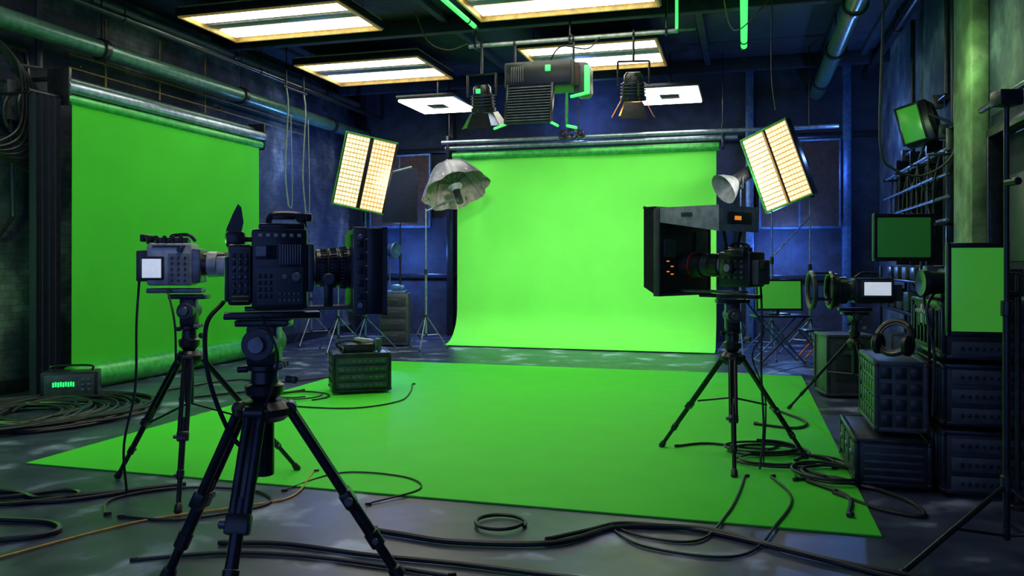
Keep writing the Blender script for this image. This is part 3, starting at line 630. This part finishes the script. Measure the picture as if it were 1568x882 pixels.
o=S('folding_table',3.92,11.95); o.box((0,0,.70),(.75,.45,.03),BLM,.006)
for y in (-.18,.18): o.cyl((-.33,y,.015),(.33,y,.69),.014,BLM if y<0 else BST); o.cyl((.33,y,.015),(-.33,y,.69),.014,BST)
o.cyl((-.33,-.18,.05),(-.33,.18,.05),.012,BST); o.cyl((.33,-.18,.05),(.33,.18,.05),.012,BST); o.done()
o=S('production_monitor',3.92,11.95,.716); monitor(o,(0,0,.29),0,.68,.46,MONG,-4); o.box((0,.04,.01),(.3,.2,.02),BLM); o.cyl((0,.06,.01),(0,.06,.14),.025,BLM); o.done()
o=S('folding_stool',4.5,12.15); o.box((0,0,.47),(.36,.34,.03),BLK,.01)
for y in (-.14,.14): o.cyl((-.18,y,.46),(.22,y,.015),.012,BST); o.cyl((.18,y,.46),(-.22,y,.015),.014,ORG)
o.done()
o=B('wall_flood_light',(1.98,10.6,3.12),math.radians(-20))
o.T=Matrix.Rotation(math.radians(-14),4,'Y')
o.box((0,0,0),(.34,.26,.5),BLK,.03); o.box((-.05,-.14,0),(.22,.02,.42),MONG,.004); 
o.lathe((.0,.0,0),(1,.25,0),[(0,0),(.16,.24),(.2,.2),(.24,0)],BLK,18)
for s in (-1,1): o.box((-.05,-.15,s*.22),(.28,.06,.02),BLM); o.box((-.05+s*.125,-.15,0),(.02,.06,.46),BLM)
o.T=Matrix.Identity(4); o.cyl((.1,0,0),(.31,.1,-.1),.02,BLM); o.tube([(.1,0,-.2),(0,0,-.5),(.1,0,-.8),(.25,.08,-.6)],.012,RUB); o.done()
o=B('wall_cable_rack')
for z,c in ((2.72,STL),(2.45,GRY),(2.2,STL),(1.95,GRY)): o.cyl((2.12,9.75,z),(2.12,13.4,z),.022,c); o.cyl((1.98,9.75,z-.05),(1.98,13.0,z-.05),.015,BST)
for y in (9.8,10.8,11.8,12.8): o.box((2.2,y,2.2),(.18,.04,1.5),BLM,.006); o.box((2.08,y,1.9),(.3,.04,.03),BLM,.004); o.box((2.08,y,2.66),(.3,.04,.03),BLM,.004)
for k in range(5): o.tube([(2.08,9.9+.6*k,2.7),(2.03,10.0+.6*k,2.3),(2.07,10.15+.6*k,1.8-.1*(k%3)),(2.03,10.3+.6*k,2.2),(2.06,10.4+.6*k,2.7)],.013,RUB)
o.done()
o=B('wall_shelf'); 
for z in (.85,1.25): o.box((2.1,11.5,z),(.36,3.0,.03),BLM,.005)
for y in (10.05,12.95): 
    for x in (1.93,2.26): o.box((x,y,.72),(.035,.035,1.42),BLM,.004)
for k in range(6): o.box((2.1,10.3+.5*k,.95+.02*(k%3)),(.26,.3,.16+.04*(k%3)),(DGR,CASE,CAS2)[k%3],.015)
for k in range(5): o.box((2.1,10.4+.55*k,1.35),(.24,.28,.16),(CASE,BLK,DGR)[k%3],.015)
for k in range(4): o.box((2.1,10.4+.7*k,.25),(.3,.5,.48),(CASE,DGR)[k%2],.015)
o.done()
o=B('wall_pipe')
for y,z0 in ((9.95,3.0),(10.25,3.4),(12.2,3.0)): o.cyl((2.22,y,z0),(2.22,y,HC-.2),.03,BLM); o.cyl((2.22,y,z0),(2.22,y+.5,z0),.03,BLM); o.box((2.22,y+.5,z0),(.12,.12,.16),DGR,.01)
o.cyl((2.2,7.0,2.95),(2.2,8.8,2.95),.03,BLM); o.done()
o=B('hanging_cable')
o.tube([P(4.05,8.8,4.98),P(4.0,8.8,3.8),P(3.98,8.8,2.75),P(4.12,8.8,2.5),P(4.4,8.75,2.42),P(4.68,8.7,2.6),P(4.74,8.7,2.92),P(4.5,8.8,3.1)],.014,RUB); o.done()
o=B('hanging_cable'); o.tube([(-4.4,10.5,4.98),(-4.2,10.5,4.55),(-3.9,10.5,4.4),(-3.62,10.5,4.46)],.009,TAN); o.done()
o=B('hanging_cable'); o.tube([P(2.3,9,4.98),P(2.5,9.5,4.4),P(2.8,10,4.35),P(3.4,10.4,4.98)],.008,TAN); o.done()
o=B('hanging_cable'); o.tube([P(3.2,10,4.98),P(3.25,10.2,3.9),P(3.3,10.2,3.4)],.009,RUB); o.done()
o=B('wall_conduit')
W=lambda y,z,x=-7.88:(x,y,z)
o.tube([W(6.3,3.9),W(7.4,3.9),W(7.45,3.6),W(7.4,3.0)],.03,BLM,smooth=False); o.tube([W(6.2,3.5),W(7.2,3.5),W(7.25,2.0),W(7.0,1.7),W(6.2,1.65)],.025,BLM,smooth=False)
o.tube([W(7.6,4.9),W(7.6,3.75),W(7.3,3.7)],.04,DGR,smooth=False)
for z in (3.1,2.9,2.75): o.tube([W(6.2,z),W(7.1,z)],.02,BLM,smooth=False)
o.box((-7.92,7.3,3.3),(.14,.3,.45),DGR,.01)
for k in range(9):
    y=7.15+.09*k*.6; o.tube([W(y-.3,4.0-.06*k,-7.8),W(y,3.7-.05*k,-7.72),W(y+.1,3.2,-7.75-.01*k),W(y-.05,2.9-.05*k,-7.72),W(y-.4,2.75-.02*k,-7.8),W(y-.9,2.9,-7.85)],.016,RUB)
o.ring((-7.82,7.35,3.15),(1,0,0),.28,.02,RUB); o.ring((-7.78,7.4,3.25),(1,.1,0),.2,.02,RUB); o.done()
# ---------------------------------------------------------------- floor cables
def onmat(p): return -5.12<p.x<.74 and 4.78<p.y<11.22
def fl(a,b,r,h=0):
    p=P(a,b); p.z=r+.002+h+(.012 if onmat(p) else 0); return p
def cable(pts,r=.011,mat=RUB,name='power_cable'):
    o=B(name); o.tube([fl(a,b,r) for a,b in pts],r,mat,7,10)
    for q in (0,-1):
        a,b=pts[q]; o.cyl(fl(a,b,r+.002),fl(a+.035,b+.012,r+.002),r+.002,BLK)
    o.done()
def loops(a,b,R,n,r=.011,name='cable_coil',sq=1.0,jit=.12,tail=None,mat=RUB):
    o=B(name); pts=[]; ph=random.random()*6
    for k in range(n*12+1):
        t=k/12*2*math.pi+ph; rr=R*(1+jit*math.sin(t*.37+ph)+jit*.5*random.uniform(-.3,.3))
        p=fl(a+rr*math.cos(t)*1.0+jit*R*math.sin(t*.21),b+rr*sq*math.sin(t),r,min(.05,.0012*k)); pts.append(p)
    if tail: pts+=[fl(x,y,r) for x,y in tail]
    o.tube(pts,r,mat,7,3); o.done()
cable([(-.78,4.5),(-.6,4.42),(-.29,4.30),(.228,4.29),(.604,4.54),(1.07,4.5),(1.40,4.2),(1.65,3.98),(2.1,3.72),(2.6,3.6)],.016)
cable([(.18,4.35),(.42,4.50),(.62,4.62),(.9,4.56),(1.15,4.42),(1.5,4.1),(1.9,3.75),(2.4,3.45)],.012)
cable([(-1.55,4.3),(-1.2,4.28),(-.73,4.12),(-.27,4.0),(.2,3.85),(.7,3.7)],.013)
cable([(-1.9,4.05),(-1.5,4.15),(-1.1,4.12),(-.7,4.0),(-.3,3.85)],.011)
cable([(-.9,5.0),(-.6,5.3),(-.75,5.6),(-1.2,5.7),(-1.5,5.3)],.006) 
cable([(-4.2,5.3),(-3.27,5.25),(-2.95,5.1),(-2.6,5.2),(-2.2,5.4)],.016); cable([(-4.2,5.1),(-3.3,5.1),(-2.9,5.28),(-2.77,5.15),(-3.2,4.95),(-4.2,4.95)],.014)
cable([(-4,4.9),(-3.2,5.02),(-2.8,5.05),(-2.4,5.3)],.012); cable([(-3.2,4.2),(-2.55,4.4),(-2.62,4.62),(-3.2,4.7)],.016)
cable([(-2.62,4.05),(-2.29,4.5),(-2.06,4.73),(-1.58,4.99),(-1.39,5.2),(-1.40,5.75)],.006,YEL)
cable([(-2.4,4.8),(-2.5,5.1),(-2.2,5.35),(-1.7,5.3),(-1.5,5.0),(-1.9,4.7),(-2.3,4.75)],.009)
cable([(1.6,5.6),(1.45,5.2),(1.25,4.75),(1.0,4.35),(.72,4.4),(.55,4.6),(.7,4.25),(1.15,4.12),(1.5,4.6),(1.75,5.1),(1.78,5.6)],.008)
cable([(1.95,6.3),(2.25,6.2),(2.5,5.7),(2.42,5.3),(2.2,5.5),(2.0,5.9)],.012); cable([(1.98,5.47),(2.1,5.1),(1.95,4.72)],.013)
cable([(1.9,5.5),(2.2,5.55),(2.45,5.1),(2.4,4.75),(2.2,4.9),(2.05,5.2)],.012)
cable([(1.3,6.5),(1.6,6.6),(2.0,6.4),(2.2,6.6),(2.3,6.3),(2.1,6.05)],.010)
loops(1.95,6.35,.26,3,.009,sq=.7); loops(2.2,5.6,.22,3,.010,sq=1.1); loops(2.0,6.0,.36,2,.009,sq=.6)
loops(-.07,4.62,.14,1,.011,sq=1.0,jit=.03)
for k,(aa,bb,R) in enumerate(((-4.55,7.9,.75),(-4.5,7.8,.55),(-4.75,7.5,.6),(-4.3,8.1,.65),(-4.8,7.9,.6))): loops(aa,bb,R,5,.014,sq=1.15,jit=.1)
loops(-2.35,8.9,.28,2,.008,sq=.9)
cable([(-2.6,8.6),(-2.2,8.3),(-1.6,8.2),(-1.2,8.6),(-1.15,9.2),(-1.2,9.8)],.008); cable([(-3.6,8.8),(-3.0,9.3),(-2.7,9.0),(-2.4,9.3)],.012)
cable([(-2.3,10.4),(-2.9,10.0),(-3.5,10.2),(-4,9.4)],.012); cable([(2.2,7.4),(2.5,7.2),(2.7,7.5),(2.6,8.2)],.012)
# ---------------------------------------------------------------- lights
def spot(name,loc,tgt,e,col,ang=80,r=.1,blend=.8):
    l=D.lights.new(name,'SPOT'); l.energy=e; l.color=col; l.spot_size=math.radians(ang); l.spot_blend=blend; l.shadow_soft_size=r
    o=D.objects.new(name,l); SC.collection.objects.link(o); o.location=loc; o.rotation_euler=(Vector(tgt)-Vector(loc)).to_track_quat('-Z','Y').to_euler()
def point(name,loc,e,col,r=.05):
    l=D.lights.new(name,'POINT'); l.energy=e; l.color=col; l.shadow_soft_size=r
    o=D.objects.new(name,l); SC.collection.objects.link(o); o.location=loc
spot('stage_spotlight_beam',(-3.4,10.62,3.45),(-3.8,14.2,1.9),215,(1,1,.95),95)
spot('stage_spotlight_beam',(-1.36,10.62,3.5),(-1.6,14.2,1.9),215,(1,1,.95),95)
spot('flood_light_beam',(-2.5,10.1,3.2),(-2.8,13.9,.6),190,(1,1,.95),90)
spot('led_panel_beam',P(-2.3,13.0,2.9),(-2.8,14.2,1.5),60,(1,.95,.8),110)
spot('led_panel_beam',P(3.85,12.2,2.9),(-2.2,14.2,1.5),60,(1,.95,.8),110)
point('blue_fill_light',(-6.6,14.9,1.6),80,(.14,.32,1)); point('blue_fill_light',(.7,15.0,1.7),70,(.14,.32,1)); point('blue_fill_light',(-3,15.0,4.2),45,(.2,.36,1))  # added blue fill points without fixtures, to turn the walls blue
point('blue_fill_light',(-7.2,13.2,3.2),45,(.14,.32,1)); point('blue_fill_light',(1.6,13.6,3.4),45,(.14,.32,1))  # more added blue fill for the side walls
point('green_bounce_fill',(-7.3,5.6,1.5),60,(.25,1,.18)); point('green_bounce_fill',(1.75,8.6,3.4),20,(.6,1,.45))  # added points standing in for green bounce off the screens
w=D.worlds.new('world'); SC.world=w; w.use_nodes=True; w.node_tree.nodes['Background'].inputs[0].default_value=(.12,.22,.6,1); w.node_tree.nodes['Background'].inputs[1].default_value=1.3
# ---------------------------------------------------------------- camera
c=D.cameras.new('camera'); co=D.objects.new('camera',c); SC.collection.objects.link(co); SC.camera=co
c.sensor_width=36; c.lens=36*1247/1568; c.shift_y=-41/1568; c.clip_start=.05
co.location=(0,0,1.5); co.rotation_euler=(math.radians(90),0,YAW)
SC.view_settings.view_transform='Standard'; SC.view_settings.look='None'; SC.view_settings.exposure=0
